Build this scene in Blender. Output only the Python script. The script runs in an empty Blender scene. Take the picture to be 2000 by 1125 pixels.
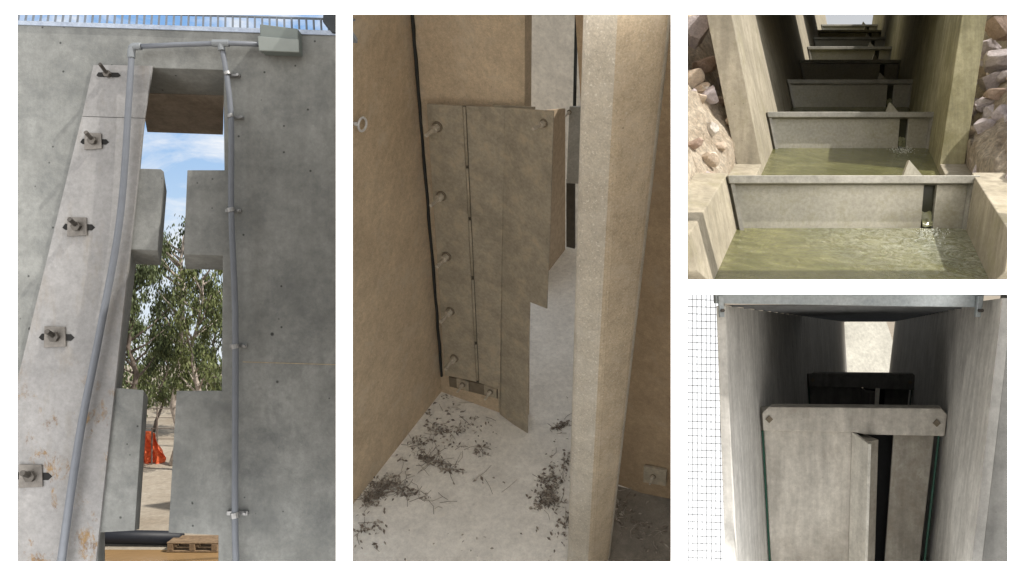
import bpy, bmesh, math, random
from mathutils import Vector as V, Matrix, noise as MN
random.seed(7)
H=6.0; F=1500.0
scene=bpy.context.scene
scene.view_settings.view_transform='Standard'
try: scene.view_settings.look='None'
except Exception: pass
CAM=V((0,0,H))
# ---------- survey helpers: real positions measured from the viewpoint ----------
def ray(x,y): return V(((x-1000)/F,1.0,(562.5-y)/F))
def at(x,y,d): return CAM+ray(x,y)*d
def hit(x,y,P,N):
    r=ray(x,y); return CAM+r*((P-CAM).dot(N)/r.dot(N))
# ---------- mesh helper ----------
class M:
    def __init__(s): s.v=[];s.f=[]
    def add(s,vs,fs):
        o=len(s.v); s.v+=[V(p) for p in vs]; s.f+=[[i+o for i in f] for f in fs]; return s
    def poly(s,p): return s.add(p,[list(range(len(p)))])
    def loft(s,p,q):
        n=len(p)
        return s.add(list(p)+list(q),[list(range(n)),list(range(2*n-1,n-1,-1))]+[[i,(i+1)%n,n+(i+1)%n,n+i] for i in range(n)])
    def prism(s,p,vec):
        vec=V(vec); return s.loft(p,[V(a)+vec for a in p])
    def obox(s,c,a,b,d):
        c=V(c);a=V(a);b=V(b);d=V(d)
        return s.prism([c-a-b-d,c+a-b-d,c+a+b-d,c-a+b-d],d*2)
    def tube(s,pts,r,n=8,cap=True):
        pts=[V(p) for p in pts]
        rs=r if isinstance(r,(list,tuple)) else [r]*len(pts)
        up=None; vs=[];fs=[]
        for i,p in enumerate(pts):
            t=(pts[min(i+1,len(pts)-1)]-pts[max(i-1,0)]).normalized()
            if up is None:
                up=V((0,0,1)) if abs(t.z)<.9 else V((1,0,0))
            a=t.cross(up).normalized(); b=a.cross(t).normalized(); up=b
            for k in range(n):
                an=2*math.pi*k/n
                vs.append(p+a*math.cos(an)*rs[i]+b*math.sin(an)*rs[i])
        for i in range(len(pts)-1):
            for k in range(n):
                fs.append([i*n+k,i*n+(k+1)%n,(i+1)*n+(k+1)%n,(i+1)*n+k])
        if cap: fs+= [list(range(n)),[ (len(pts)-1)*n+k for k in range(n-1,-1,-1)]]
        return s.add(vs,fs)
    def build(s,name,mat,bevel=0,smooth=False,recalc=True):
        me=bpy.data.meshes.new(name); me.from_pydata([tuple(p) for p in s.v],[],s.f)
        if recalc:
            bm=bmesh.new(); bm.from_mesh(me); bmesh.ops.recalc_face_normals(bm,faces=bm.faces); bm.to_mesh(me); bm.free()
        o=bpy.data.objects.new(name,me); scene.collection.objects.link(o)
        if mat: me.materials.append(mat)
        if bevel:
            b=o.modifiers.new('b','BEVEL'); b.width=bevel; b.segments=2; b.limit_method='ANGLE'; b.angle_limit=math.radians(40)
        if smooth:
            for p in me.polygons: p.use_smooth=True
        return o
def T(o,label,cat,group=None,kind=None):
    o["label"]=label; o["category"]=cat
    if group: o["group"]=group
    if kind: o["kind"]=kind
    return o
def S(o,kind="structure"): o["kind"]=kind; return o
def part(o,p,label=None):
    o.parent=p
    if label: o["label"]=label
    return o
# ---------- materials ----------
class NT:
    def __init__(s,name):
        s.m=bpy.data.materials.new(name); s.m.use_nodes=True; s.t=s.m.node_tree; s.b=s.t.nodes['Principled BSDF']
        s.co=s.t.nodes.new('ShaderNodeTexCoord').outputs['Object']
    def n(s,k): return s.t.nodes.new(k)
    def l(s,a,b): s.t.links.new(a,b)
    def noise(s,scale,detail=6,rough=.6,sc=None,dist=0):
        n=s.n('ShaderNodeTexNoise'); n.inputs['Scale'].default_value=scale; n.inputs['Detail'].default_value=detail; n.inputs['Roughness'].default_value=rough; n.inputs['Distortion'].default_value=dist
        if sc:
            mp=s.n('ShaderNodeMapping'); mp.inputs['Scale'].default_value=sc; s.l(s.co,mp.inputs[0]); s.l(mp.outputs[0],n.inputs['Vector'])
        else: s.l(s.co,n.inputs['Vector'])
        return n.outputs['Fac']
    def ramp(s,fac,stops):
        r=s.n('ShaderNodeValToRGB'); e=r.color_ramp.elements
        while len(e)<len(stops): e.new(.5)
        for i,(p,c) in enumerate(stops):
            e[i].position=p; e[i].color=(*c,1) if isinstance(c,(tuple,list)) else (c,c,c,1)
        s.l(fac,r.inputs[0]); return r.outputs[0]
    def mix(s,a,b,fac,mode='MIX'):
        m=s.n('ShaderNodeMix'); m.data_type='RGBA'; m.blend_type=mode
        for sock,val in ((m.inputs[0],fac),(m.inputs[6],a),(m.inputs[7],b)):
            if isinstance(val,(int,float)): sock.default_value=val if sock==m.inputs[0] else (val,val,val,1)
            elif isinstance(val,(tuple,list)): sock.default_value=(*val,1)
            else: s.l(val,sock)
        return m.outputs[2]
    def bump(s,h,st=.3,dist=.02):
        b=s.n('ShaderNodeBump'); b.inputs['Strength'].default_value=st; b.inputs['Distance'].default_value=dist
        s.l(h,b.inputs['Height']); s.l(b.outputs[0],s.b.inputs['Normal'])
    def fin(s,col,rough=.85,metal=0,spec=.3):
        if isinstance(col,(tuple,list)): s.b.inputs['Base Color'].default_value=(*col,1)
        else: s.l(col,s.b.inputs['Base Color'])
        s.b.inputs['Roughness'].default_value=rough; s.b.inputs['Metallic'].default_value=metal
        s.b.inputs['Specular IOR Level'].default_value=spec
        return s.m
def concrete(name,light,dark,scale=1.0,stain=None,sth=(.55,.7),streak=.25,pits=.5,bump=.35,rough=.88,metal=0,stsc=(1,1,1),speck=0,grain=0):
    g=NT(name)
    c=g.mix(dark,light,g.ramp(g.noise(.8*scale,9,.65,dist=.2),[(.34,0.),(.66,1.)]))
    c=g.mix(c,g.ramp(g.noise(14*scale,8,.75),[(.3,.80),(.7,1.1)]),1.0,'MULTIPLY')
    if grain: c=g.mix(c,g.ramp(g.noise(48,4,.8),[(.35,1-grain),(.65,1+grain*.6)]),1.0,'MULTIPLY')
    c=g.mix(c,g.ramp(g.noise(2.5*scale,7,.75),[(.35,.88 if grain else .82),(.6,1.04)]),1.0,'MULTIPLY')
    if streak: c=g.mix(c,g.ramp(g.noise(1.5,6,.6,sc=(5,5,.5)),[(.35,1-streak*1.6),(.6,1.0)]),.8,'MULTIPLY')
    if stain: c=g.mix(c,stain,g.ramp(g.noise(1.7,9,.75,sc=stsc,dist=.25),[(sth[0],0.),(sth[1],1.)]))
    h=g.noise(30*scale,8,.7)
    if pits:
        v=g.n('ShaderNodeTexVoronoi'); v.inputs['Scale'].default_value=7*scale; g.l(g.co,v.inputs['Vector'])
        pm=g.ramp(v.outputs['Distance'],[(.045,1-pits),(.085,1.)])
        c=g.mix(c,pm,.85,'MULTIPLY')
        v2=g.n('ShaderNodeTexVoronoi'); v2.inputs['Scale'].default_value=2.6*scale; g.l(g.co,v2.inputs['Vector'])
        c=g.mix(c,g.ramp(v2.outputs['Distance'],[(.03,1-pits),(.05,1.)]),.9,'MULTIPLY')
    if speck:
        c=g.mix(c,(.80,.77,.70),g.ramp(g.noise(34,3,.5),[(.63,0.),(.67,speck)]))
    g.bump(h,bump,.012)
    return g.fin(c,rough,metal)
def metal(name,light,dark,rough=.5,m=.6,scale=1,stain=None,sth=(.6,.68)):
    g=NT(name); c=g.mix(dark,light,g.ramp(g.noise(2.5*scale,8,.7),[(.35,0.),(.65,1.)]))
    c=g.mix(c,g.ramp(g.noise(25*scale,5,.7),[(.3,.75),(.7,1.1)]),1.0,'MULTIPLY')
    if stain: c=g.mix(c,stain,g.ramp(g.noise(4,9,.75,dist=.3),[(sth[0],0.),(sth[1],1.)]))
    g.bump(g.noise(40,5,.6),.15,.005); return g.fin(c,rough,m,.5)
def plain(name,c,rough=.6,m=0,var=.15):
    g=NT(name); k=g.mix(c,g.ramp(g.noise(9,6,.65),[(.3,1-var),(.7,1+var)]),1.0,'MULTIPLY'); return g.fin(k,rough,m)
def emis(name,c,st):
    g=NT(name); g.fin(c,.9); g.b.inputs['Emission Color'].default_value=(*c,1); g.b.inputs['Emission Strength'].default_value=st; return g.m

m_board=emis('self_lit_white_acrylic',(.94,.92,.89),2.4)  # glow added to keep the board white and fill the bays with light
m_part=plain('grey_render',(.66,.64,.60),.9)
# ================= world, sun, camera =================
w=bpy.data.worlds.new("World"); scene.world=w; w.use_nodes=True
nt=w.node_tree; bg=nt.nodes['Background']; sky=nt.nodes.new('ShaderNodeTexSky'); sky.sky_type='NISHITA'; sky.sun_disc=False
L=V((-.60,.20,-.775)).normalized()
sky.sun_elevation=math.asin(-L.z); sky.sun_rotation=math.atan2(-L.x,-L.y)
hs=nt.nodes.new('ShaderNodeHueSaturation'); hs.inputs['Saturation'].default_value=.12
nt.links.new(sky.outputs[0],hs.inputs['Color']); nt.links.new(hs.outputs[0],bg.inputs[0]); bg.inputs[1].default_value=.145
sd=bpy.data.lights.new('sun','SUN'); sd.energy=5.0; sd.angle=math.radians(.6); sd.color=(1,.95,.87)
so=bpy.data.objects.new('sun',sd); scene.collection.objects.link(so); so.rotation_euler=L.to_track_quat('-Z','Y').to_euler(); so.location=(20,-5,30)
cd=bpy.data.cameras.new('camera'); cd.lens=27; cd.sensor_width=36; cd.clip_end=2000; cd.clip_start=.1
cam=bpy.data.objects.new('camera',cd); scene.collection.objects.link(cam); cam.location=CAM; cam.rotation_euler=(math.radians(90),0,0); scene.camera=cam

# ================= ground =================
g=NT('earth'); c=g.mix((.30,.25,.19),(.42,.37,.30),g.ramp(g.noise(.5,8,.7),[(.35,0.),(.65,1.)]))
c=g.mix(c,g.ramp(g.noise(6,8,.7),[(.3,.7),(.7,1.1)]),1.0,'MULTIPLY'); g.bump(g.noise(8,8,.7),.6,.05); m_earth=g.fin(c,.95)
S(M().poly([V((-400,-200,0)),V((400,-200,0)),V((400,600,0)),V((-400,600,0))]).build('ground',m_earth))

# ================= display board with four openings =================
DB=7.2
xs=[-420,32,657,688,1311,1342,1970,2500]; ys=[-200,27,546,575,1098,1815]
def hole(x,y):
    if 32<x<657 and 27<y<1098: return True
    if 688<x<1311 and 27<y<1098: return True
    if 1342<x<1970 and (27<y<546 or 575<y<1098): return True
    return False
mb=M(); idx={}
for j,y in enumerate(ys):
    for i,x in enumerate(xs):
        idx[i,j]=len(mb.v); mb.v.append(at(x,y,DB))
for j in range(len(ys)-1):
    for i in range(len(xs)-1):
        if not hole((xs[i]+xs[i+1])/2,(ys[j]+ys[j+1])/2):
            mb.f.append([idx[i,j],idx[i,j+1],idx[i+1,j+1],idx[i+1,j]])
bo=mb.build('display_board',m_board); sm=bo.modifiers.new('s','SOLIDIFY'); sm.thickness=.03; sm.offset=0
T(bo,"large white display board with added glow and four rectangular viewing openings","board")
def partition(pts,lab):
    T(M().prism(pts,(.03,.0,.03)).build('partition_wall',m_part),lab,"wall","partitions between viewing bays")
partition([at(672,1800,7.25),at(672,-120,7.25),at(672,-120,8.7),at(672,1500,8.7)],"plain grey partition between two viewing bays")
partition([at(1326,1800,7.25),at(1326,-330,7.25),at(1326,-200,13.2),at(1326,1150,13.2)],"plain grey partition enlarged to keep sun off the dry channel")  # raised and lengthened to block sun from the dry channel
T(M().prism([at(660,-75,8.0),at(1310,-75,8.0),at(1310,-75,12.0),at(660,-75,13.5)],(0,0,.15)).build('sun_block_slab',m_part),"added out-of-view slab blocking sun over the dry channel","cover slab")  # added above the view only to block sun patches on the left wall

# ================= BAY 1 : weir wall =================
D1=8.4; k1=D1/F
def w1(x,y,o=0): return at(x,y,D1)+V((0,-o,0))
m_c1=concrete('grey_concrete',(.265,.27,.26),(.175,.18,.173),.8,stain=(.12,.125,.124),sth=(.48,.70),streak=.08,pits=.85)
Tv=V((-.387,1,-.285))
outline=[(10,42),(672,69),(672,1640),(427,1640),(427,1045),(329,1040),(345,763),(434,763),(436,499),(359,497),(366,332),(440,332),(438,137),(280,132),(262,330),(277,329),(314,330),(320,335),(308,489),(256,487),(225,757),(281,762),(263,1036),(192,1040),(190,1640),(-90,1640),(-90,40)]
wall=M().prism([w1(*p) for p in outline],Tv*.52).build('weir_wall',m_c1,.006)
T(wall,"tall grey concrete weir wall with stepped vertical slot","concrete wall")
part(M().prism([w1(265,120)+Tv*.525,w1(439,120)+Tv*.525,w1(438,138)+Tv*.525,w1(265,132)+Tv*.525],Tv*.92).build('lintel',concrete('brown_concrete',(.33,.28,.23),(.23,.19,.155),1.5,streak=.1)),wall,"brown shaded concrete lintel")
part(M().prism([w1(474,706,.003),w1(672,712,.003),w1(672,713.5,.003),w1(474,707.5,.003)],(0,.002,0)).build('pour_joint',plain('tan_joint',(.30,.25,.17),.9,0,.4)),wall)
m_rail=metal('galvanised',(.36,.41,.49),(.24,.28,.36),.5,.4)
wko=M().prism([w1(-60,46,.02),w1(-60,38,.02),w1(690,62,.02),w1(690,71,.02)],(0,.25,0)).build('steel_walkway',m_rail)
wb=M()
x=-40
while x<690:
    yy=40+(x-0)*.033
    wb.tube([w1(x,yy,-.02),w1(x-5,yy-30,-.1)],.012,5)
    x+=14.5
wb.tube([w1(-60,10,-.1),w1(690,33,-.1)],.014,5)
wbo=wb.build('grating',plain('grating_steel',(.16,.18,.21),.5,.3))
T(wko,"galvanised grated walkway along the top of the wall","walkway"); part(wbo,wko)
T(M().prism([w1(634,20,.05),w1(672,20,.05),w1(672,70,.05),w1(650,66,.05),(w1(632,45,.05))],(0,.15,0)).build('walkway_bracket',plain('dark_steel',(.04,.045,.05),.6,.4),.01),"dark steel bracket under the walkway edge","bracket")
g=NT('rusty_plate'); base=g.mix((.20,.197,.197),(.28,.275,.274),g.ramp(g.noise(1.2,9,.7),[(.35,0.),(.65,1.)]))
base=g.mix(base,g.ramp(g.noise(20,7,.75),[(.3,.78),(.7,1.1)]),1.0,'MULTIPLY')
base=g.mix(base,(.175,.15,.115),g.ramp(g.noise(2.2,8,.7,sc=(2,2,.6)),[(.52,0.),(.75,.6)]))
sep=g.n('ShaderNodeSeparateXYZ'); g.l(g.co,sep.inputs[0])
zm=g.n('ShaderNodeMapRange'); zm.inputs['From Min'].default_value=H-.7; zm.inputs['From Max'].default_value=H-1.5; g.l(sep.outputs['Z'],zm.inputs['Value'])
rm=g.ramp(g.noise(2.8,12,.80,dist=.25,sc=(1.3,1.3,.8)),[(.54,0.),(.60,1.)])
mm=g.n('ShaderNodeMath'); mm.operation='MULTIPLY'; g.l(rm,mm.inputs[0]); g.l(zm.outputs[0],mm.inputs[1])
mm2=g.n('ShaderNodeMath'); mm2.operation='MULTIPLY'; g.l(mm.outputs[0],mm2.inputs[0]); mm2.inputs[1].default_value=.8
rc=g.mix((.22,.12,.022),(.09,.045,.016),g.ramp(g.noise(12,6,.7),[(.42,0.),(.6,1.)]))
base=g.mix(base,rc,mm2.outputs[0]); g.bump(g.noise(30,6,.7),.2,.006); m_rp=g.fin(base,.6,.1,.4)
pl=M().prism([w1(185,128,.03),w1(300,130,.03),w1(284,232,.03),w1(163,228,.03)],(0,.03,0))
plo=pl.build('steel_plate',m_rp,.004); T(plo,"upper weathered steel plate bolted beside the slot","steel plate")
pl2=M().prism([w1(163,229,.034),w1(284.5,233,.034),w1(190,1098,.034),w1(170,1280,.034),w1(-95,1280,.034),w1(-50,1098,.034)],(0,.033,0))
plo2=pl2.build('steel_plate',m_rp,.004); T(plo2,"long weathered steel plate with rust stains on the wall","steel plate")
m_bolt=metal('bolt_steel',(.15,.135,.12),(.06,.055,.05),.45,.7)
m_wash=metal('washer_steel',(.20,.185,.17),(.12,.11,.10),.5,.5)
m_slot=plain('slot_shadow',(.015,.015,.015),.9)
def hexa(mb,c,n,r,h):
    n=V(n).normalized(); mb.tube([c,c+n*h],r,6)
for i,(bx,by,s,wq) in enumerate([(215,147,.8,0),(188,277,.95,1),(157,443,1.08,1),(114,657,1.18,1),(67,927,1.3,1)]):
    pr=plo if i==0 else plo2
    sl=M(); sl.prism([w1(bx-29*s,by+2,.038)]+[w1(bx-24*s,by-5*s,.038),w1(bx+24*s,by-4*s,.038),w1(bx+30*s,by+2,.038),w1(bx+24*s,by+7*s,.038),w1(bx-24*s,by+6*s,.038)],(0,.002,0))
    part(sl.build('bolt_slot',m_slot),pr)
    if wq:
        r=18*s
        part(M().prism([w1(bx-r,by-r+1,.058),w1(bx+r-3,by-r+2,.058),w1(bx+r-1,by+r-2,.058),w1(bx-r-1,by+r,.058)],(0,.018,0)).build('square_washer',m_wash,.003),pr)
    bb=M(); hexa(bb,w1(bx,by,.058 if wq else .038),(0,-1,0),.055*s*.9,.05); bb.tube([w1(bx,by,.06),w1(bx-1,by-2,.2)+V((0,0,.055))],.024*s,10)
    part(bb.build('bolt',m_bolt,.003),pr)
m_cond=plain('grey_plastic',(.140,.152,.175),.45,0,.08)
m_cond2=plain('light_grey_plastic',(.18,.195,.21),.45,0,.06)
def sm_path(p,n=6):
    p=[V(a) for a in p]; o=[]
    for i in range(len(p)-1):
        a=p[max(i-1,0)];b=p[i];c=p[i+1];d=p[min(i+2,len(p)-1)]
        for t in range(n):
            t/=n; o.append(.5*((2*b)+(c-a)*t+(2*a-5*b+4*c-d)*t*t+(3*b-a-3*c+d)*t**3))
    return o+[p[-1]]
lp=sm_path([w1(x,y,.13) for x,y in [(269,104),(263,205),(246,430),(207,650),(168,850),(132,1098),(108,1280)]])
c1=M().tube(lp,[.031+.016*i/len(lp) for i in range(len(lp))],14).build('conduit_pipe',m_cond,0,True)
T(c1,"grey plastic conduit running down across the steel plate","conduit pipe")
j=M().tube(sm_path([w1(268,120,.13),w1(268.5,106,.13),w1(272,99,.13),w1(287,98,.13)]),.040,12)
part(j.build('elbow_joint',m_cond2,0,True),c1)
c2=M().tube([w1(284,98,.13),w1(350,95,.13),w1(425,92.5,.13),w1(450,92,.13),w1(518,94,.13)],.027,12)
c2o=c2.build('conduit_pipe',m_cond,0,True); T(c2o,"horizontal grey conduit leading into the junction box","conduit pipe")
j=M().tube([w1(424,92,.13),w1(456,92,.13)],.040,12); j.tube([w1(440,92,.13),w1(442,106,.13)],.038,12)
part(j.build('tee_joint',m_cond2,.004),c2o)
rp=sm_path([w1(x,y,.11) for x,y in [(442,104),(448,140),(456,200),(459,260),(459,420),(465,560),(467,675),(466,1000),(468,1098),(468,1300)]])
c3=M().tube(rp,[.027+.010*i/len(rp) for i in range(len(rp))],14).build('conduit_pipe',m_cond,0,True)
T(c3,"grey conduit clipped down the concrete wall beside the slot","conduit pipe")
m_clip=metal('clip_steel',(.38,.38,.38),(.25,.25,.25),.4,.7)
for cx,cy,s,off in [(451,149,.8,8),(457,231,.85,8),(458,412,1,0),(466,675,1.1,2),(466,1000,1.35,0)]:
    q=M(); q.tube([w1(cx-1,cy-4*s,.11),w1(cx+1,cy+4*s,.11)],.042*s**.4,12)
    q.prism([w1(cx-15*s+off,cy-3*s,.05),w1(cx+15*s+off,cy-3*s,.05),w1(cx+15*s+off,cy+3*s,.05),w1(cx-15*s+off,cy+3*s,.05)],(0,.045,0))
    q.tube([w1(cx+11*s+off,cy,.05),w1(cx+11*s+off,cy,.075)],.018,8)
    part(q.build('pipe_clip',m_clip,.003),c3)
m_box=plain('box_plastic',(.13,.15,.143),.55,0,.06)
bx=M().prism([w1(517,57,.17),w1(590,66,.17),w1(592,112,.17),w1(518,109,.17)],(0,.16,0)).build('junction_box',m_box,.012)
T(bx,"grey plastic electrical junction box on the wall","junction box")
part(M().prism([w1(515,82,.20),w1(593,88,.20),w1(594,113,.20),w1(517,110,.20)],(0,.028,0)).build('lid',plain('box_lid',(.19,.21,.20),.5,0,.05),.008),bx)
# --- outdoors behind slot ---
g=NT('sky_backdrop'); sp=g.n('ShaderNodeSeparateXYZ'); g.l(g.co,sp.inputs[0])
mr=g.n('ShaderNodeMapRange'); mr.inputs['From Min'].default_value=H-2; mr.inputs['From Max'].default_value=H+16; g.l(sp.outputs['Z'],mr.inputs['Value'])
sc_=g.ramp(mr.outputs[0],[(0,(.75,.84,.92)),(.45,(.50,.68,.90)),(1,(.25,.47,.83))])
sc_=g.mix(sc_,(.93,.95,.98),g.ramp(g.noise(.12,9,.62,sc=(1,1,2.2),dist=.5),[(.46,0.),(.68,.95)]))
g.l(sc_,g.b.inputs['Emission Color']); g.b.inputs['Emission Strength'].default_value=1.0; m_sky=g.fin((0,0,0),1,0,0)
S(M().poly([at(-900,1000,60),at(671,1000,60),at(671,-600,60),at(-900,-600,60)]).build('sky',m_sky))
def leafmat(name,a,b):
    g=NT(name); c=g.mix(a,b,g.ramp(g.noise(1.6,4,.7),[(.35,0.),(.65,1.)])); c=g.mix(c,g.ramp(g.noise(13,2,.5),[(.3,.6),(.7,1.5)]),1.,'MULTIPLY')
    return g.fin(c,.6,0,.3)
m_leaf=leafmat('eucalypt_leaves',(.035,.050,.02),(.115,.14,.06)); m_leaf2=leafmat('yellow_green_leaves',(.06,.08,.028),(.16,.18,.07))
m_bark=plain('pale_bark',(.44,.38,.33),.9,0,.4); m_bark2=plain('dark_bark',(.16,.13,.11),.9,0,.4)
def leaves(mb,c,R,n,s,rnd):
    for _ in range(n):
        d=V((rnd.gauss(0,.8),rnd.gauss(0,.8),rnd.gauss(0,1.25)))*R*.5
        p=c+d; a=V((rnd.uniform(-.6,.6),rnd.uniform(-.6,.6),rnd.uniform(-1.8,-.6))).normalized(); b=a.cross(V((rnd.uniform(-1,1),rnd.uniform(-1,1),rnd.uniform(-1,1)))).normalized()
        l=s*rnd.uniform(.7,1.5); wv=b*l*.17
        mb.add([p,p+a*l*.5+wv,p+a*l,p+a*l*.5-wv],[[0,1,2,3]])
def tree(px_,d,topy,cw,seed,bark,leaf,lab,low=.45,nl=42,dens=1.0):
    rnd=random.Random(seed); base=at(px_,562.5,d); base.z=0; h=at(px_,topy,d).z
    pts=[];x=0;y=0
    for i in range(9):
        pts.append(base+V((x,y,h*.95*i/8))); x+=rnd.uniform(-.24,.24); y+=rnd.uniform(-.15,.15)
    r0=.17*h/9
    tr=M().tube(pts,[r0*(1-.80*i/8) for i in range(9)],8); lv=M()
    for i in range(nl):
        t=low+(1-low)*(i+.5)/nl; q=t*8; k=min(int(q),7); p=pts[k].lerp(pts[k+1],q-k)
        an=rnd.uniform(0,6.28); ln=cw*(.25+.75*math.sin(math.pi*min(1,(t-low)/(1-low)*.8+.15)))*rnd.uniform(.4,1.2)
        e=p+V((math.cos(an)*ln,math.sin(an)*ln,ln*rnd.uniform(.5,1.4))); m=p.lerp(e,.5)+V((0,0,-.08*ln))
        tr.tube([p,m,e],[r0*.34,r0*.22,r0*.07],5)
        for e2,R in ((e,.36),(p.lerp(e,.75)+V((rnd.uniform(-.3,.3),rnd.uniform(-.3,.3),rnd.uniform(-.3,.1))),.28)):
            leaves(lv,e2+V((0,0,-.12)),R*rnd.uniform(.6,1.5),int(88*dens),.14,rnd)
    to=tr.build('trunk',bark,0,True); lo=lv.build('crown',leaf,0,False,False)
    e=bpy.data.objects.new('eucalyptus_tree',None); scene.collection.objects.link(e); e.location=base
    for o in (to,lo):
        o.parent=e; o.matrix_parent_inverse=Matrix.Translation(-base)
    T(e,lab,"tree","gum trees behind the weir")
tree(262,24,500,1.15,1,m_bark2,m_leaf,"slim green eucalyptus tree with dark trunk",.38,24)
tree(338,26,422,1.3,2,m_bark,m_leaf,"tall eucalyptus tree with pale trunk and open crown",.45,30)
tree(402,25,520,1.1,3,m_bark,m_leaf2,"yellow green eucalyptus tree with pale trunk",.38,22)
tree(225,30,560,1.6,4,m_bark2,m_leaf,"leafy eucalyptus tree standing on bare earth",.3,24)
tree(300,32,670,1.5,5,m_bark2,m_leaf2,"bushy eucalyptus tree standing on bare earth",.25,22)
tree(425,31,600,1.3,6,m_bark2,m_leaf,"dark leafy eucalyptus tree standing on bare earth",.3,24)
us=M(); rnd=random.Random(9)
for i in range(60):
    leaves(us,V((rnd.uniform(-24,-12),rnd.uniform(36,42),rnd.uniform(0,2.6))),.8,55,.28,rnd)
S(us.build('undergrowth',m_leaf,0,False,False),'stuff')
g=NT('muddy_water'); c=g.mix((.34,.215,.10),(.25,.16,.08),g.noise(1.2,4,.5)); g.bump(g.noise(5,3,.5,sc=(1,3,1)),.25,.03); m_mud=g.fin(c,.15,0,.4)
S(M().poly([V((-16,9.6,.004)),V((-4,9.6,.004)),V((-4,17.6,.004)),V((-16,17.6,.004))]).build('water',m_mud))
m_blk=plain('black_plastic',(.012,.014,.02),.5)
T(M().tube([V((-13,17.95,.2)),V((-10,17.95,.2)),V((-7.7,17.9,.17))],.16,14).build('drain_pipe',m_blk,0,True),"black plastic pipe lying at the edge of muddy water","pipe")
m_wood=plain('pallet_wood',(.24,.165,.10),.85,0,.35)
pp=M()
for i in range(6): pp.obox((-7.25,17.45+i*.09,.215),(.58,0,0),(0,.035,0),(0,0,.012))
pd=pp.build('deck',m_wood)
pb=M()
for i in range(3):
    pb.obox((-7.25,17.45+i*.22,.03),(.58,0,0),(0,.05,0),(0,0,.012))
    for k in (-.5,0,.5): pb.obox((-7.25+k,17.45+i*.22,.12),(.06,0,0),(0,.05,0),(0,0,.07))
pdo=pb.build('wooden_pallet',m_wood); T(pdo,"weathered wooden pallet lying beside the black pipe","pallet"); part(pd,pdo)
m_or=plain('orange_mesh',(.80,.16,.06),.7,0,.3)
ob=M(); bp=V((-12.4,26.3,0))
nx,nz=8,8
vs=[];fs=[]
for i in range(nx+1):
    for k in range(nz+1):
        u=i/nx; v=k/nz; hgt=(.5+.65*math.sin(u*2.6+.3))*v
        vs.append(bp+V((-.35+.8*u+.08*math.sin(v*5),.14*math.sin(u*14+v*4)-.1*v,hgt)))
for i in range(nx):
    for k in range(nz): a=i*(nz+1)+k; fs.append([a,a+1,a+nz+2,a+nz+1])
ob.add(vs,fs); obo=ob.build('safety_netting',m_or); T(obo,"crumpled orange safety netting hung on star pickets","safety netting")
for px__,hh in ((.15,1.25),(-.4,1.0)):
    part(M().tube([bp+V((px__,-.18,0)),bp+V((px__+.01,-.18,hh))],.025,6).build('picket',m_bark2),obo)
fn=M()
for i in range(14):
    fx=-17+i*.9; fn.tube([V((fx,29,0)),V((fx,29,1.5))],.03,5)
for z in (.3,.7,1.1,1.45): fn.tube([V((-17,29,z)),V((-4.5,29,z))],.014,4)
T(fn.build('wire_fence',m_bark2),"thin wire site fence in front of the gum trees","fence")

# ================= BAY 2 : vertical-slot baffle =================
Dn=V((21,1500,-1955)).normalized(); A2=V((920,1500,1130)); A2=(A2-Dn*A2.dot(Dn)).normalized(); B2=Dn.cross(A2).normalized(); U2=-Dn
C2=at(862,765,16.8)
fl=lambda x,y: hit(x,y,C2,Dn)
m_tan=concrete('tan_concrete',(.72,.58,.41),(.60,.475,.33),.9,stain=(.66,.58,.46),sth=(.52,.80),streak=.05,pits=.3,bump=.4,grain=.16)
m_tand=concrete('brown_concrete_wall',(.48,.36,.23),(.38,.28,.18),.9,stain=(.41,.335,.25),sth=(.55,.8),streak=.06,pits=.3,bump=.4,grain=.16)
m_tan2=concrete('speckled_grey_concrete',(.64,.59,.50),(.54,.49,.41),1.2,stain=(.62,.585,.52),sth=(.48,.75),streak=.06,pits=.3,bump=.7,speck=.7,grain=.18)
m_tan3=concrete('browner_worn_concrete',(.62,.52,.385),(.51,.42,.305),1.2,stain=(.58,.50,.40),sth=(.5,.75),streak=.06,pits=.4,bump=.7,speck=.25,grain=.18)
m_floor2=concrete('pale_floor',(1.0,.965,.89),(.96,.92,.845),.8,stain=(.88,.82,.72),sth=(.6,.85),streak=0,pits=.12,bump=.3,grain=.05)
S(M().poly([fl(680,1300),fl(1320,1300),fl(1320,470),fl(680,470)]).build('floor',m_floor2))
lw=lambda x,y: hit(x,y,C2,B2)
T(M().prism([lw(800,-30),lw(863,766),lw(676,1002),lw(676,-30)],-B2*.06).build('channel_wall',m_tan),"tan weathered concrete side wall of the dry channel","concrete wall")
bw=lambda x,y,o=0: hit(x,y,C2-A2*o,A2)
bwall=M().prism([bw(797,-30),bw(1025,-30),bw(1024,828),bw(862,766)],A2*.25).build('baffle_wall',m_tan,.01)
T(bwall,"tan concrete baffle wall carrying the hinged steel plate","concrete wall")
m_rub=plain('black_rubber',(.03,.032,.03),.8)
jt=M(); jp=[]
for i in range(25):
    t=i/24; jp.append(bw(802+ (863-802)*t+random.uniform(-.7,.7),-10+(735+10)*t,.03))
jt.tube(jp,[.028+random.uniform(-.004,.005) for _ in jp],6)
T(jt.build('joint_sealant',m_rub),"black rubber sealant strip in the wall corner","sealant strip")
m_st2=metal('silted_steel',(.47,.415,.32),(.34,.30,.23),.75,.05,.8,stain=(.52,.42,.295),sth=(.5,.75))
m_edge=plain('plate_edge_shadow',(.10,.09,.07),.8)
PO=.15
bp_=lambda x,y,o=0: hit(x,y,C2-A2*(PO+o),A2)
plate=M().prism([bp_(833,203),bp_(903,207),bp_(930,746),bp_(869,733)],A2*.03).build('hinged_steel_plate',m_st2,.006)
T(plate,"silt-covered hinged steel plate bolted to the baffle wall","steel plate")
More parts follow.
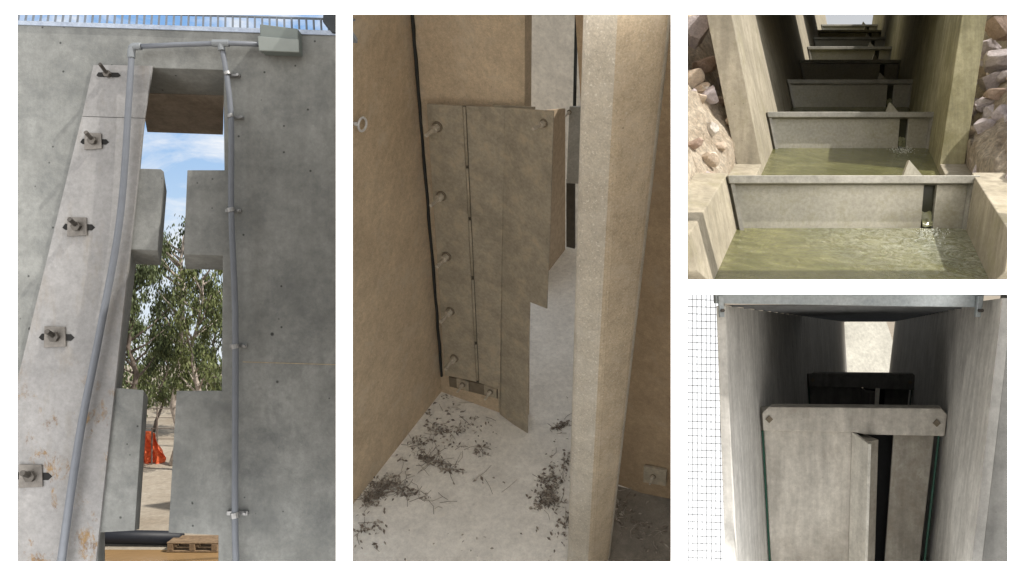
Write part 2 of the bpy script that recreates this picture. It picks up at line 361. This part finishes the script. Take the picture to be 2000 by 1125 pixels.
lf=M().prism([bp_(910,207),bp_(985,210),bp_(975,808),bp_(972,760),bp_(936,748)],A2*.03)
fold_top=bp_(985,210); An=(A2*math.cos(math.radians(14))+B2*math.sin(math.radians(14))).normalized()
ff=lambda x,y: hit(x,y,fold_top,An)
part(lf.build('leaf',m_st2,.006),plate)
part(M().prism([fold_top,ff(1081,217),ff(1075,420),ff(1068,603),ff(1035,590),ff(1032,720),ff(1030,850),ff(976,809)],An*.02).build('folded_flange',m_st2,.004),plate)
part(M().prism([bp_(902,207,-.02),bp_(911,207,-.02),bp_(937,748,-.02),bp_(929,746,-.02)],A2*.01).build('hinge_gap',m_edge),plate)
hg=M()
for a,b in [(209,322),(330,423),(431,538),(547,666),(674,742)]:
    hx=lambda y: 906.5+(933-906.5)*(y-207)/(745-207)
    hg.tube([bp_(hx(a),a,.02),bp_(hx(b),b,.02)],.022,10)
part(hg.build('hinge',m_st2,0,True),plate)
part(M().prism([bp_(962,205,-.04),bp_(1044,210,-.04),bp_(1044,214,-.04),bp_(962,209,-.04)],A2*.03).build('top_lip',m_st2),plate)
m_b2=metal('silted_bolt',(.70,.64,.54),(.48,.42,.34),.6,.1); m_b3=plain('dark_silted_washer',(.20,.165,.12),.8)
def bolt2(P,n,s,par):
    n=V(n).normalized()
    part(M().tube([P,P+n*.03*s],.105*s,14).build('washer',m_b3,.003),par)
    q=M(); q.tube([P+n*.02*s,P+n*.15*s],.072*s,6); q.tube([P+n*.1*s,P+n*.42*s],.038*s,8)
    part(q.build('bolt',m_b2,.004),par)
for x_,y_ in [(855,247),(863,382),(873,500),(880,607),(888,699)]: bolt2(bp_(x_,y_,.0),-A2,.9,plate)
bolt2(ff(1063,240),-An,.65,plate)
ang=M().prism([bp_(876,737,-.02),bp_(972,757,-.02),bp_(973,779,-.02),bp_(878,755,-.02)],A2*.04).build('base_bracket',m_b3,.004)
T(ang,"small silted steel bracket at the base of the plate","bracket")
for x_,y_ in [(904,751),(958,765)]:
    part(M().obox(bp_(x_,y_,.02),B2*.14,U2*.13,A2*.02).build('square_washer',m_st2,.006),ang); bolt2(bp_(x_,y_,.05),-A2,.6,ang)
pier=M().loft([fl(1106,1112),fl(1150,1122),fl(1190,1100),fl(1192,1080),fl(1112,1085)],
              [at(1140,-30,7.55),at(1214,-30,7.36),at(1318,-30,7.6),at(1320,-30,7.9),at(1144,-30,7.9)]).build('slot_pier',m_tan2,.11)
pier.data.materials.append(m_tan3); pier.data.polygons[3].material_index=1
pier.modifiers[0].segments=5
T(pier,"rough tan concrete pier with worn rounded edge beside the slot","concrete pier")
rb=lambda x,y,o=0: hit(x,y,fl(1250,962)-A2*o,A2)
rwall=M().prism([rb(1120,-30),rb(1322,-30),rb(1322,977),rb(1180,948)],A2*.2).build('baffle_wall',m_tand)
T(rwall,"brown concrete baffle wall with a bolted bracket near its foot","concrete wall")
br=M().prism([rb(1257,911,.08),rb(1302,920,.08),rb(1300,950,.08),rb(1256,942,.08)],A2*.06).build('bolted_bracket',m_st2,.008)
T(br,"small square steel bracket bolted near the wall foot","bracket"); bolt2(rb(1276,930,.08),-A2,.5,br)
fw=lambda x,y: hit(x,y,fl(1092,503),B2)
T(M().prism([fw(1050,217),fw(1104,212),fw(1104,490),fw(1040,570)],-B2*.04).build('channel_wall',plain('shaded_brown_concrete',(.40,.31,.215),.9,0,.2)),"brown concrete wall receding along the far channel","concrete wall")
m_white=concrete('sun_bright_concrete',(1.0,.96,.87),(.96,.92,.83),.7,streak=.05,pits=.1)  # pale colour stands in for sunlight on the far end wall
fe=lambda x,y: hit(x,y,fl(1112,476),A2)
T(M().prism([fe(1000,-40),fe(1150,-40),fe(1150,488),fe(1000,470)],A2*.1).build('end_wall',m_white),"concrete wall at the channel end, painted pale for sunlight","concrete wall")
T(M().tube([at(1127,-20,13.9),at(1122,215,14.7)],.035,6).build('joint_sealant',m_rub),"dark rubber seal along the far slot edge","sealant strip")
T(M().prism([at(1106,350,15.4),at(1122,350,15.4),at(1122,486,16.6),at(1106,482,16.6)],A2*.05).build('slot_gap_shade',plain('gap_shade',(.09,.08,.065),.9)),"dark strip painted as shade in the next slot gap","concrete wall")  # dark strip in place of the shade in the far gap
p2p=M().prism([at(1112,209,13.9),at(1150,209,13.9),at(1150,360,14.8),at(1106,358,14.8)],A2*.05).build('hinged_steel_plate',metal('grey_steel_plate',(.56,.55,.51),(.45,.44,.40),.5,.2),.004)
T(p2p,"grey steel plate fixed at the next slot","steel plate"); bolt2(at(1112,219,13.8),-A2,.45,p2p)
ey=M(); ec=lw(699,241)+B2*.08
ring=[ec+ (U2*math.cos(a)+A2*math.sin(a))*.10 for a in [i*math.pi/8 for i in range(17)]]
ey.tube(ring,.02,8); ey.tube([lw(690,241),lw(690,241)+B2*.08],.03,8)
T(ey.build('eye_bolt',plain('zinc_eye_bolt',(.75,.75,.75),.4,.2,.1),0,True),"galvanised eye bolt screwed into the tan wall","eye bolt")
rnd=random.Random(5)
lts=[M(),M(),M()]
def litter(cx,cy,ra,rb_,n,s,tw=.22):
    c=fl(cx,cy); n=int(n*1.7)
    for _ in range(n):
        p=c+A2*rnd.gauss(0,ra)+B2*rnd.gauss(0,rb_)
        if MN.noise(p*2.6)+.35*MN.noise(p*7)<.03 and rnd.random()<.92: continue
        lt=rnd.choice(lts)
        p+=U2*rnd.uniform(.004,.03)
        if (p-C2).dot(B2)<.05: continue
        if (p-C2).dot(A2)>-.05 and (p-C2).dot(B2)<2.3: continue
        an=rnd.uniform(0,6.28); a=A2*math.cos(an)+B2*math.sin(an)+U2*rnd.uniform(-.05,.25); b=a.cross(U2).normalized()
        if rnd.random()<tw*.5:
            l=rnd.uniform(.10,.34)*s; m=p+a*l*.5+b*rnd.uniform(-.06,.06); lt.tube([p,m,p+a*l],.005,4,False)
        else:
            l=rnd.uniform(.04,.11)*s; lt.add([p,p+a*l*.5+b*l*.2+U2*.02,p+a*l,p+a*l*.5-b*l*.2],[[0,1,2,3]])
litter(870,810,.45,.20,230,1); litter(915,850,.22,.25,110,1); litter(925,875,.12,.2,60,1);litter(800,890,.4,.16,190,1.1,.4); litter(725,975,.4,.10,240,1.1,.4); litter(850,905,.06,.5,120,1.3,.7); litter(770,950,.06,.45,100,1.2,.7)
litter(1085,905,.3,.10,260,1); litter(1075,975,.25,.12,240,1); litter(1090,840,.2,.08,110,1); litter(1055,650,.3,.16,220,1); litter(1060,620,.15,.2,120,1); litter(1068,575,.3,.12,170,1);litter(1092,525,.3,.09,120,1); litter(1065,760,.4,.15,50,1)
litter(1240,1010,.3,.5,150,1,.4); litter(710,1040,.3,.2,60,1.1); litter(950,1000,.9,.9,40,.7,.1); litter(1095,1050,.25,.08,140,1)
for lt,cc in zip(lts,((.30,.26,.22),(.44,.39,.33),(.20,.165,.135))):
    S(lt.build('leaf_litter',plain('dry_leaves',cc,.9,0,.35),0,False,False),'stuff')
S(M().poly([fl(1170,1300)+U2*.006,fl(1320,1300)+U2*.006,fl(1320,975)+U2*.006,fl(1185,945)+U2*.006]).build('dirt',concrete('damp_silt',(.36,.32,.265),(.24,.215,.18),2,streak=0,bump=1)))

# ================= BAY 3 : stepped fish-pass channel =================
A3=V((.439,1,.402)); O3=V((2.787,9.5,.744+H))
def Q(s,a,u,dx=0,da=0): return O3+A3*a+V((-.2*u+s*(2.818+.35*u)+dx,da,u))
m_c3=concrete('sunlit_concrete',(.50,.445,.345),(.37,.33,.25),1,stain=(.29,.265,.17),sth=(.52,.75),streak=.18,pits=.45)
m_c3b=concrete('mossy_concrete',(.54,.495,.315),(.38,.35,.20),1,stain=(.24,.22,.11),sth=(.48,.72),streak=.3,pits=.3)
for sd_,lab in ((0,"high concrete channel wall, sunlit at its near end"),(1,"high mossy yellow concrete channel wall")):
    sg=-1 if sd_==0 else 1
    a0=2.8
    T(M().prism([Q(sd_,a0,-1),Q(sd_,40,-1),Q(sd_,40,2.75),Q(sd_,a0,2.75)],(sg*.40,0,0)).build('channel_wall',m_c3 if sd_==0 else m_c3b,.01),lab,"concrete wall")
    ins=[(-1.75,0,.3),(0,-.6,.42),(2.79,-1,.42),(2.79,.12,.42),(.1,.12,.42),(.1,.66,.42),(-1.75,.66,.3),(-2.2,.66,.08),(-2.2,.3,.08)]
    inn=[Q(sd_,a,u) for a,u,_ in ins]; out=[Q(sd_,a,u,sg*(t if sd_==0 else .42)) for a,u,t in ins]
    T(M().loft(inn,out).build('low_wall',m_c3,.012),"low concrete side wall along the front pool","concrete wall")
for a0,a1 in ((5.6,15.5),(19,27)):
    T(M().prism([Q(-.15,a0,2.76),Q(1.15,a0,2.76),Q(1.15,a1,2.76),Q(-.15,a1,2.76)],(0,0,.2)).build('channel_shade_slab',m_c3b),"added out-of-view slab shading the channel","cover slab","added shade slabs over the channel")  # unseen slabs added to darken the channel, spaced to let some light through
g=NT('green_water'); 
c=g.mix((.17,.175,.06),(.30,.29,.12),g.ramp(g.noise(1.0,6,.6,dist=1.2),[(.35,0.),(.65,1.)]))
c=g.mix(c,(.11,.11,.035),g.ramp(g.noise(6,6,.6,sc=(1,1.6,1),dist=2.5),[(.50,0.),(.70,.45)]))
fo=V(Q(.83,-.60,0)); vd=g.n('ShaderNodeVectorMath'); vd.operation='DISTANCE'; g.l(g.co,vd.inputs[0]); vd.inputs[1].default_value=fo
fm=g.n('ShaderNodeMapRange'); fm.inputs['From Min'].default_value=1.7; fm.inputs['From Max'].default_value=.0; g.l(vd.outputs['Value'],fm.inputs['Value'])
fmm=g.n('ShaderNodeMath'); fmm.operation='MULTIPLY'; g.l(g.ramp(g.noise(4.5,11,.78,dist=3),[(.42,0.),(.62,1.)]),fmm.inputs[0]); g.l(fm.outputs[0],fmm.inputs[1])
c=g.mix(c,(.66,.68,.58),fmm.outputs[0])
g.bump(g.noise(3.4,7,.68,dist=2.5),1.0,.16); m_wat=g.fin(c,.05,0,.7)
nb=8
for i in range(nb+1):
    a0=-1.8 if i==0 else (i-1)*4.5+.08; a1=0 if i==0 else min(i*4.5,39)
    S(M().poly([Q(0,a0,0),Q(1,a0,0),Q(1,a1-.01,0),Q(0,a1-.01,0)]).build('water',m_wat))
m_bf=metal('baffle_steel',(.49,.465,.385),(.37,.35,.285),.4,.35,.8,stain=(.30,.28,.19),sth=(.50,.72))
m_bt=metal('baffle_top_steel',(.44,.42,.37),(.28,.27,.23),.45,.3)
m_wet=plain('wet_slot_shade',(.03,.03,.018),.25)  # near-black, smooth as if wet: paints the shade inside the baffle slots
m_flow=plain('flowing_water',(.16,.16,.09),.10,0,.5)
m_foam=plain('white_foam',(.66,.67,.6),.6,0,.2)
for i in range(nb):
    a=i*4.5; s0,s1=.805,.858; u1=.633
    q=M()
    q.prism([Q(0,a,-.3),Q(s0,a,-.3),Q(s0,a,u1-.1),Q(0,a,u1-.1)],(0,.05,0))
    q.prism([Q(s1,a,-.3),Q(1,a,-.3),Q(1,a,u1-.1),Q(s1,a,u1-.1)],(0,.05,0))
    q.prism([Q(s0,a,-.3),Q(s1,a,-.3),Q(s1,a,-.05),Q(s0,a,-.05)],(0,.05,0))
    bo_=q.build('baffle_plate',m_bf,.005)
    T(bo_,"steel baffle across the channel with narrow vertical slot" if i else "steel baffle with notched slot and splashing outflow","baffle","baffles stepping up the channel")
    part(M().prism([Q(-.008,a,u1-.1,0,-.12),Q(1.008,a,u1-.1,0,-.12),Q(1.008,a,u1,0,-.12),Q(-.008,a,u1,0,-.12)],(0,.25,0)).build('top_rail',m_bt,.008),bo_)
    dp=Q(s0-.06,a,u1+.004)
    part(M().prism([dp+V((-.04,.1,0)),dp+V((.24,.12,0)),dp+V((.04,.1,.22))],(0,.05,0)).build('gusset',m_bf),bo_)
    part(M().prism([Q(0,a,-.1,.0,-.09),Q(0,a,u1-.1,.0,-.09),Q(0,a,u1-.1,.05,-.09),Q(0,a,-.1,.05,-.09)],(0,.08,0)).build('side_guide',m_bt),bo_)
    part(M().prism([Q(1,a,-.1,-.05,-.09),Q(1,a,u1-.1,-.05,-.09),Q(1,a,u1-.1,0,-.09),Q(1,a,-.1,0,-.09)],(0,.08,0)).build('side_guide',m_bt),bo_)
    part(M().prism([Q(s0-.004,a,-.05,0,.055),Q(s1+.004,a,-.05,0,.055),Q(s1+.004,a,u1-.1,0,.055),Q(s0-.004,a,u1-.1,0,.055)],(0,.01,0)).build('slot_shade_sheet',m_wet),bo_)
    if i<4:
        fm_=M(); n_=8; vs=[];fs=[]
        rn=random.Random(i)
        for k in range(n_+1):
            t=k/n_; yy=.04-.06*t; zz=.20*(1-t)
            for m_ in range(5):
                sx=s0+.004+(s1-s0-.008)*(m_/4)
                vs.append(Q(sx,a,zz+.03*rn.uniform(-1,1))+V((0,yy+rn.uniform(-.015,.015),0)))
        for k in range(n_):
            for m_ in range(4): b0=k*5+m_; fs.append([b0,b0+1,b0+6,b0+5])
        part(fm_.add(vs,fs).build('outflow',m_flow,0,True),bo_)
        sp_=M()
        for _ in range(170 if i<2 else 20):
            c_=Q(.835+rn.gauss(0,.035),a-.14-abs(rn.gauss(0,.18)),0)+V((0,0,abs(rn.gauss(0,.03)))); r_=rn.uniform(.004,.012)
            if (c_.y-O3.y-a)>-.06: continue
            sp_.add([c_+V((r_,0,0)),c_+V((-r_,0,0)),c_+V((0,r_,0)),c_+V((0,-r_,0)),c_+V((0,0,r_)),c_+V((0,0,-r_))],[[0,2,4],[2,1,4],[1,3,4],[3,0,4],[2,0,5],[1,2,5],[3,1,5],[0,3,5]])
        so_=sp_.build('foam',m_foam,0,True); so_["kind"]="stuff"; so_.parent=bo_
g=NT('bank_soil'); c=g.mix((.50,.39,.28),(.86,.75,.60),g.ramp(g.noise(2.6,10,.75),[(.35,0.),(.6,1.)])); c=g.mix(c,g.ramp(g.noise(16,6,.7),[(.3,.55),(.7,1.2)]),1.,'MULTIPLY'); g.bump(g.noise(7,9,.75),1.,.14); m_bank=g.fin(c,.95)
def bankp(s,a,o):
    sgn=-1 if s==0 else 1
    return Q(s,a,0)+V((sgn*(.46+o),0,.48+o*1.25))
def bank(sgn):
    b=M(); NI,NJ=80,34; vs=[];fs=[]
    for i in range(NI+1):
        for j_ in range(NJ+1):
            a=-1.6+17*i/NI; o=max(0,(j_-3))/(NJ-3)*2.6
            s=0 if sgn<0 else 1
            if j_<3: p=Q(s,a,0)+V((sgn*(.36+.04*j_),0,-.5+.32*j_ if a>.2 else .2+.1*j_)); fade=.15
            else: p=bankp(s,a,o); fade=1
            n=MN.noise(p*1.3)*.30+MN.noise(p*3.5)*.16+MN.noise(p*9)*.07
            n*=fade
            p+=V((0,-abs(n)*.4,n))
            xm=(1331-1000)/F*p.y
            if sgn<0 and p.x<xm: p.x=xm
            vs.append(p)
    for i in range(NI):
        for j_ in range(NJ):
            k=i*(NJ+1)+j_; fs.append([k,k+1,k+NJ+2,k+NJ+1])
    b.add(vs,fs); o=b.build('embankment',m_bank,0,True); S(o)
bank(-1); bank(1)
def rockmat(name,a,b):
    g=NT(name); c=g.mix(a,b,g.ramp(g.noise(2.5,8,.7),[(.35,0.),(.65,1.)])); c=g.mix(c,g.ramp(g.noise(22,6,.7),[(.3,.65),(.7,1.15)]),1.,'MULTIPLY'); g.bump(g.noise(9,8,.75),.8,.05); return g.fin(c,.9)
rm_=[rockmat('pinkish_grey_rock',(.74,.66,.66),(.52,.46,.47)),rockmat('tan_rock',(.82,.69,.55),(.64,.52,.41)),rockmat('pale_rock',(.90,.86,.79),(.76,.71,.65)),rockmat('rust_rock',(.58,.44,.36),(.42,.31,.25))]
def rock(c,r,sq,mi,seed,lab,sub=4):
    bm=bmesh.new(); bmesh.ops.create_icosphere(bm,subdivisions=sub,radius=1)
    off=V((seed*7.3,seed*3.1,seed*1.7)); rn=random.Random(seed)
    pl_=[(V((rn.gauss(0,1),rn.gauss(0,1),rn.gauss(0,1))).normalized(),rn.uniform(.40,.74)) for _ in range(12)]
    for v_ in bm.verts:
        p=v_.co.copy()
        for n_,dd in pl_:
            e=p.dot(n_)-dd
            if e>0: p-=n_*e*.98
        p*=1+.07*MN.noise(p*2+off)+.04*MN.noise(p*6+off)
        v_.co=V((p.x*r*sq[0],p.y*r*sq[1],p.z*r*sq[2]))*1.25
    me=bpy.data.meshes.new('rock'); bm.to_mesh(me); bm.free(); me.materials.append(rm_[mi])
    o=bpy.data.objects.new('boulder',me); o.location=c; scene.collection.objects.link(o); T(o,lab,"rock","boulders on the channel banks")
labs=["pinkish grey boulder on the channel bank","tan boulder resting on the soil bank","pale whitish stone on the soil bank","rust brown boulder beside the channel wall"]
RK=[(1352,62,34,13.3,0),(1372,128,24,13,3),(1352,150,26,12.6,1),(1386,185,17,12.4,0),(1350,215,22,12,1),(1385,255,20,11.4,2),(1358,285,18,11.2,1),(1388,318,18,10.8,2),(1368,345,14,10.6,2),(1398,355,13,10.4,1),(1352,372,18,10.2,1),(1385,392,13,9.9,1),(1362,410,11,9.8,2),(1352,330,14,10.6,3),(1405,290,13,11.4,1),
    (1962,55,30,13.5,3),(1930,95,22,14,0),(1963,118,30,13,0),(1935,160,24,13.1,0),(1962,185,26,12.5,3),(1922,205,22,12.9,0),(1950,235,30,12.4,0),(1920,260,24,12.5,0),(1958,285,28,11.8,0),(1925,310,22,11.9,1),(1955,335,24,11.5,0),(1968,375,20,11.2,0),(1908,300,15,12.4,0),(1940,362,16,11.4,0),(1915,140,16,14,1),(1915,335,14,11.4,0),(1928,345,12,11.2,1),(1905,235,14,13,0)]
for i,(x_,y_,r_,d_,mi) in enumerate(RK):
    rn=random.Random(i+50); rock(at(x_,y_,d_),r_*d_/F,(rn.uniform(.95,1.3),1,rn.uniform(.75,1.05)),mi,i+3,labs[mi])
rn=random.Random(77)
for i in range(76):
    s=i%2; a=rn.uniform(-.9,7.5); o=rn.uniform(.0,.75 if s==0 else 1.1)
    p=bankp(s,a,o); n=MN.noise(p*1.3)*.30+MN.noise(p*3.5)*.16
    p+=V((0,-abs(n)*.4-.04,n+.03)); r=rn.uniform(.06,.18)
    if s==0 and (p.x-r*1.4)/p.y*F+1000<1336: continue
    mi=rn.choice([1,1,2,0,3] if s==0 else [0,0,0,0,1])
    rock(p,r,(rn.uniform(.9,1.4),1,rn.uniform(.65,1.05)),mi,i+200,labs[mi],3)
# ================= BAY 4 : tunnel with slotted slabs =================
A4=V((.4707,1,-.049)); O4=V((3.22,10,-1.55+H))
def R(s,a,u,dx=0,dy=0): return O4+A4*a+V((-.057*u+s*(2.4+.174*u)+dx,dy,u))
m_c4=concrete('board_marked_concrete',(.76,.745,.71),(.63,.615,.58),.9,stain=(.48,.465,.43),sth=(.56,.82),streak=.18,pits=.12)
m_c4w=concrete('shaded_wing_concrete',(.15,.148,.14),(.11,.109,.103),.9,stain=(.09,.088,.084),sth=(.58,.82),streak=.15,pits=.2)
m_c4e=concrete('darkened_end_face_concrete',(.24,.235,.22),(.19,.186,.176),.9,streak=.1,pits=.2)  # end face coloured darker to offset the glow of the nearby board
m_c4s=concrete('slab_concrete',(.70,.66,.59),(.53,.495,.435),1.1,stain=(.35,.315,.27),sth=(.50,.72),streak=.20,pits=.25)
m_c4f=concrete('stained_shaded_fin_concrete',(.50,.465,.40),(.38,.345,.29),1.3,stain=(.27,.23,.18),sth=(.5,.7),streak=.2,pits=.3)  # stained, with shade also put into the darker base colour
m_c4d=concrete('dark_shaded_slab',(.26,.25,.23),(.18,.172,.16),1.1,streak=.2,pits=.2)  # darker copy of the slab concrete; tunnel shade put into its colour
hc=1.27
T(M().prism([R(0,-1.9,hc),R(0,31,hc),R(0,31,-3.4),R(0,-2.45,-3.4),R(0,-2.2,-1.5)],(-.10,0,0)).build('tunnel_wall',m_c4,.006),"board-marked grey concrete tunnel wall","concrete wall")
ri=[(28,0),(-.25,0),(-2.45,.20)]
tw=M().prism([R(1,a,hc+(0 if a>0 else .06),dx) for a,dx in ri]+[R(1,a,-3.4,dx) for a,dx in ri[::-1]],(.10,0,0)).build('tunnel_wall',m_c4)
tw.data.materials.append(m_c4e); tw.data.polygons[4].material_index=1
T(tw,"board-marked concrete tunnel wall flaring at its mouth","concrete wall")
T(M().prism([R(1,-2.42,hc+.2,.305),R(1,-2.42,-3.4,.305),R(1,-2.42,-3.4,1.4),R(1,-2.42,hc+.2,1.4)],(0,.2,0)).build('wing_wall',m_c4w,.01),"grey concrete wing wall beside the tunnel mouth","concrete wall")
S(M().poly([R(-.1,-2.4,-3.3),R(1.1,-2.4,-3.3),R(1.1,31,-3.3),R(-.1,31,-3.3)]).build('tunnel_floor',m_c4))
m_gal=metal('galvanised_frame',(.46,.50,.52),(.33,.37,.40),.4,.4)
g=NT('grated_translucent_roof'); g.fin((.13,.135,.14),.7,.1)
tr=g.n('ShaderNodeBsdfTranslucent'); tr.inputs[0].default_value=(.75,.77,.8,1); mx=g.n('ShaderNodeMixShader'); mx.inputs[0].default_value=.075
out=g.t.nodes['Material Output']; g.l(g.b.outputs[0],mx.inputs[1]); g.l(tr.outputs[0],mx.inputs[2]); g.l(mx.outputs[0],out.inputs[0]); m_dk=g.m
rf=M().poly([R(-.02,-1.9,hc+.012),R(1.02,-1.9,hc+.012),R(1.02,31,hc+.012),R(-.02,31,hc+.012)]).build('tunnel_roof',m_dk)
T(rf,"dark grated steel roof over the tunnel","roof grating")
gr=M()
for i in range(40): 
    gr.obox(R(.5,-1.7+i*.8,hc-.0),(1.28,0,0),(0,.02,0),(0,0,.010))
part(gr.build('cross_bar',plain('grating_bar',(.2,.21,.22),.5,.3)),rf)
fr=M().prism([R(-.03,-2.0,hc+.02),R(1.03,-2.0,hc-.02),R(1.03,-2.0,hc+.12),R(-.03,-2.0,hc+.14)],(0,.1,0)).build('steel_channel_frame',m_gal,.006)
T(fr,"galvanised steel frame across the tunnel mouth","steel frame")
for s_ in (-.02,1.0):
    q=M().prism([R(s_,-2.02,hc-.12,0,-.03),R(s_,-2.02,hc-.12,.05,-.03),R(s_,-2.02,hc+.1,.05,-.03),R(s_,-2.02,hc+.1,0,-.03)],(0,.04,0)); part(q.build('fixing_bracket',m_gal,.004),fr)
    q=M(); q.tube([R(s_,-2.02,hc-.05,.025,-.03),R(s_,-2.02,hc-.05,.025,-.08)],.02,6); part(q.build('bolt',m_bolt),fr)
m_grn=plain('green_rubber_seal',(.02,.075,.05),.6)
m_void=plain('slot_dark_shade',(.02,.02,.02),.9)  # near-black sheet colour standing in for shade behind the slab slots
def slab(a,lab,near):
    f=lambda x_: (x_-1483)/360.
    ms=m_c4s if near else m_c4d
    o=M().prism([R(.02,a,-3.2),R(f(1668),a,-3.2),R(f(1668),a,-.02),R(.02,a,-.02)],(0,.22,0)).build('slotted_slab',ms,.012)
    T(o,lab,"concrete slab","slotted slabs across the tunnel")
    part(M().prism([R(.735,a,-3.2,.11,.20),R(.985,a,-3.2,.07,.20),R(.985,a,-.3,.07,.20),R(.735,a,-.3,.11,.20)],A4*.2).build('side_panel',m_c4f if near else ms,.012),o)
    part(M().prism([R(.0,a,-.06,0,-.10),R(.0,a,-.29,0,-.10),R(.50,a,-.31,0,-.10),R(.56,a,-.34,0,-.10),R(1.0,a,-.36,0,-.10),R(1.0,a,-.08,0,-.10),R(.965,a,.0,0,-.10),R(.035,a,.02,0,-.10)],A4*.4).build('header_beam',ms,.015),o)
    up=R(.5,a,-.38)-R(.5,a,-3.2)
    part(M().prism([R(.512,a,-3.2,0,-.02),R(.54,a,-3.2,0,-.34),R(.64,a,-3.2,0,-.22),R(.64,a,-3.2,0,.12),R(.512,a,-3.2,0,.12)],up).build('guide_fin',m_c4f if near else ms,.006),o)
    b0=[R(.505,a,-3.2,0,-.02),R(.536,a,-3.2,0,-.36),R(.556,a,-3.2,0,-.36),R(.525,a,-3.2,0,-.02)]
    tp=[b0[0]+up+V((0,0,.06)),b0[1]+up+V((0,0,-.03)),b0[2]+up+V((0,0,-.03)),b0[3]+up+V((0,0,.06))]
    part(M().loft(b0,tp).build('fin_lit_face',concrete('fin_lit_face_concrete',(.80,.77,.70),(.68,.65,.58),1.5,streak=.1,pits=.2) if near else ms,.004),o)  # thin plate added to paint light on the left side of the fin
    part(M().prism([R(.60,a,-3.2,.1,.55),R(.80,a,-3.2,.2,.55),R(.80,a,-.2,.2,.55),R(.60,a,-.2,.1,.55)],(0,.02,0)).build('slot_shade_backing',m_void),o)
    for s_,u_ in ((.035,-.14),(.945,-.19)):
        c=R(s_,a,u_,0,-.105); part(M().prism([c+V((-.05,0,0)),c+V((0,0,-.05)),c+V((.05,0,0)),c+V((0,0,.05))],(0,-.015,0)).build('anchor_washer',m_b3,.003),o)
    for s_ in (.006,.985):
        part(M().tube([R(s_,a,-.3,0,-.03),R(s_,a,-3.2,0,-.03)],.014,6).build('rubber_seal',m_grn),o)
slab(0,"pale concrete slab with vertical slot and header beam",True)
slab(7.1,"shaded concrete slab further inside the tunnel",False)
T(M().tube([R(.665,6.7,-1),R(.665,6.7,-.30)],.045,8).build('lit_slot_bar',plain('pale_lit_bar',(1,.95,.82),.7)),"thin bar in the tunnel slot, painted pale to look lit","post")  # bar for the lit thing in the slot; brightness put into its colour
e0=R(-.6,33,-2.2);e1=R(1.6,33,-2.2)
T(M().poly([e0,e1,e1+V((0,3.2,4.6)),e0+V((0,3.2,4.6))]).build('sun_tilted_wall',concrete('joined_pale_concrete',(.70,.68,.60),(.60,.58,.51),.4,streak=.1,pits=0)),"concrete wall beyond the tunnel end, leaned back to catch sun","concrete wall")  # slope made up so the far wall catches the sun
m_bright=emis('overcast_glow',(.95,.97,1.0),1.2)
S(M().poly([at(1329,563,9.6),at(1410,563,9.6),at(1440,1300,9.6),at(1329,1300,9.6)]).build('sky',m_bright))
wm=M(); 
for i in range(10):
    x_=1334+i*9; wm.tube([at(x_,560,8.2),at(x_+1.5,1140,8.2)],.004,4)
y_=570
while y_<1140:
    wm.tube([at(1328,y_,8.2),at(1412,y_+3,8.2)],.004,4); y_+=14
T(wm.build('wire_mesh_fence',plain('mesh_wire',(.34,.35,.37),.7,0)),"fine galvanised wire mesh screen beside the tunnel wall","wire mesh")
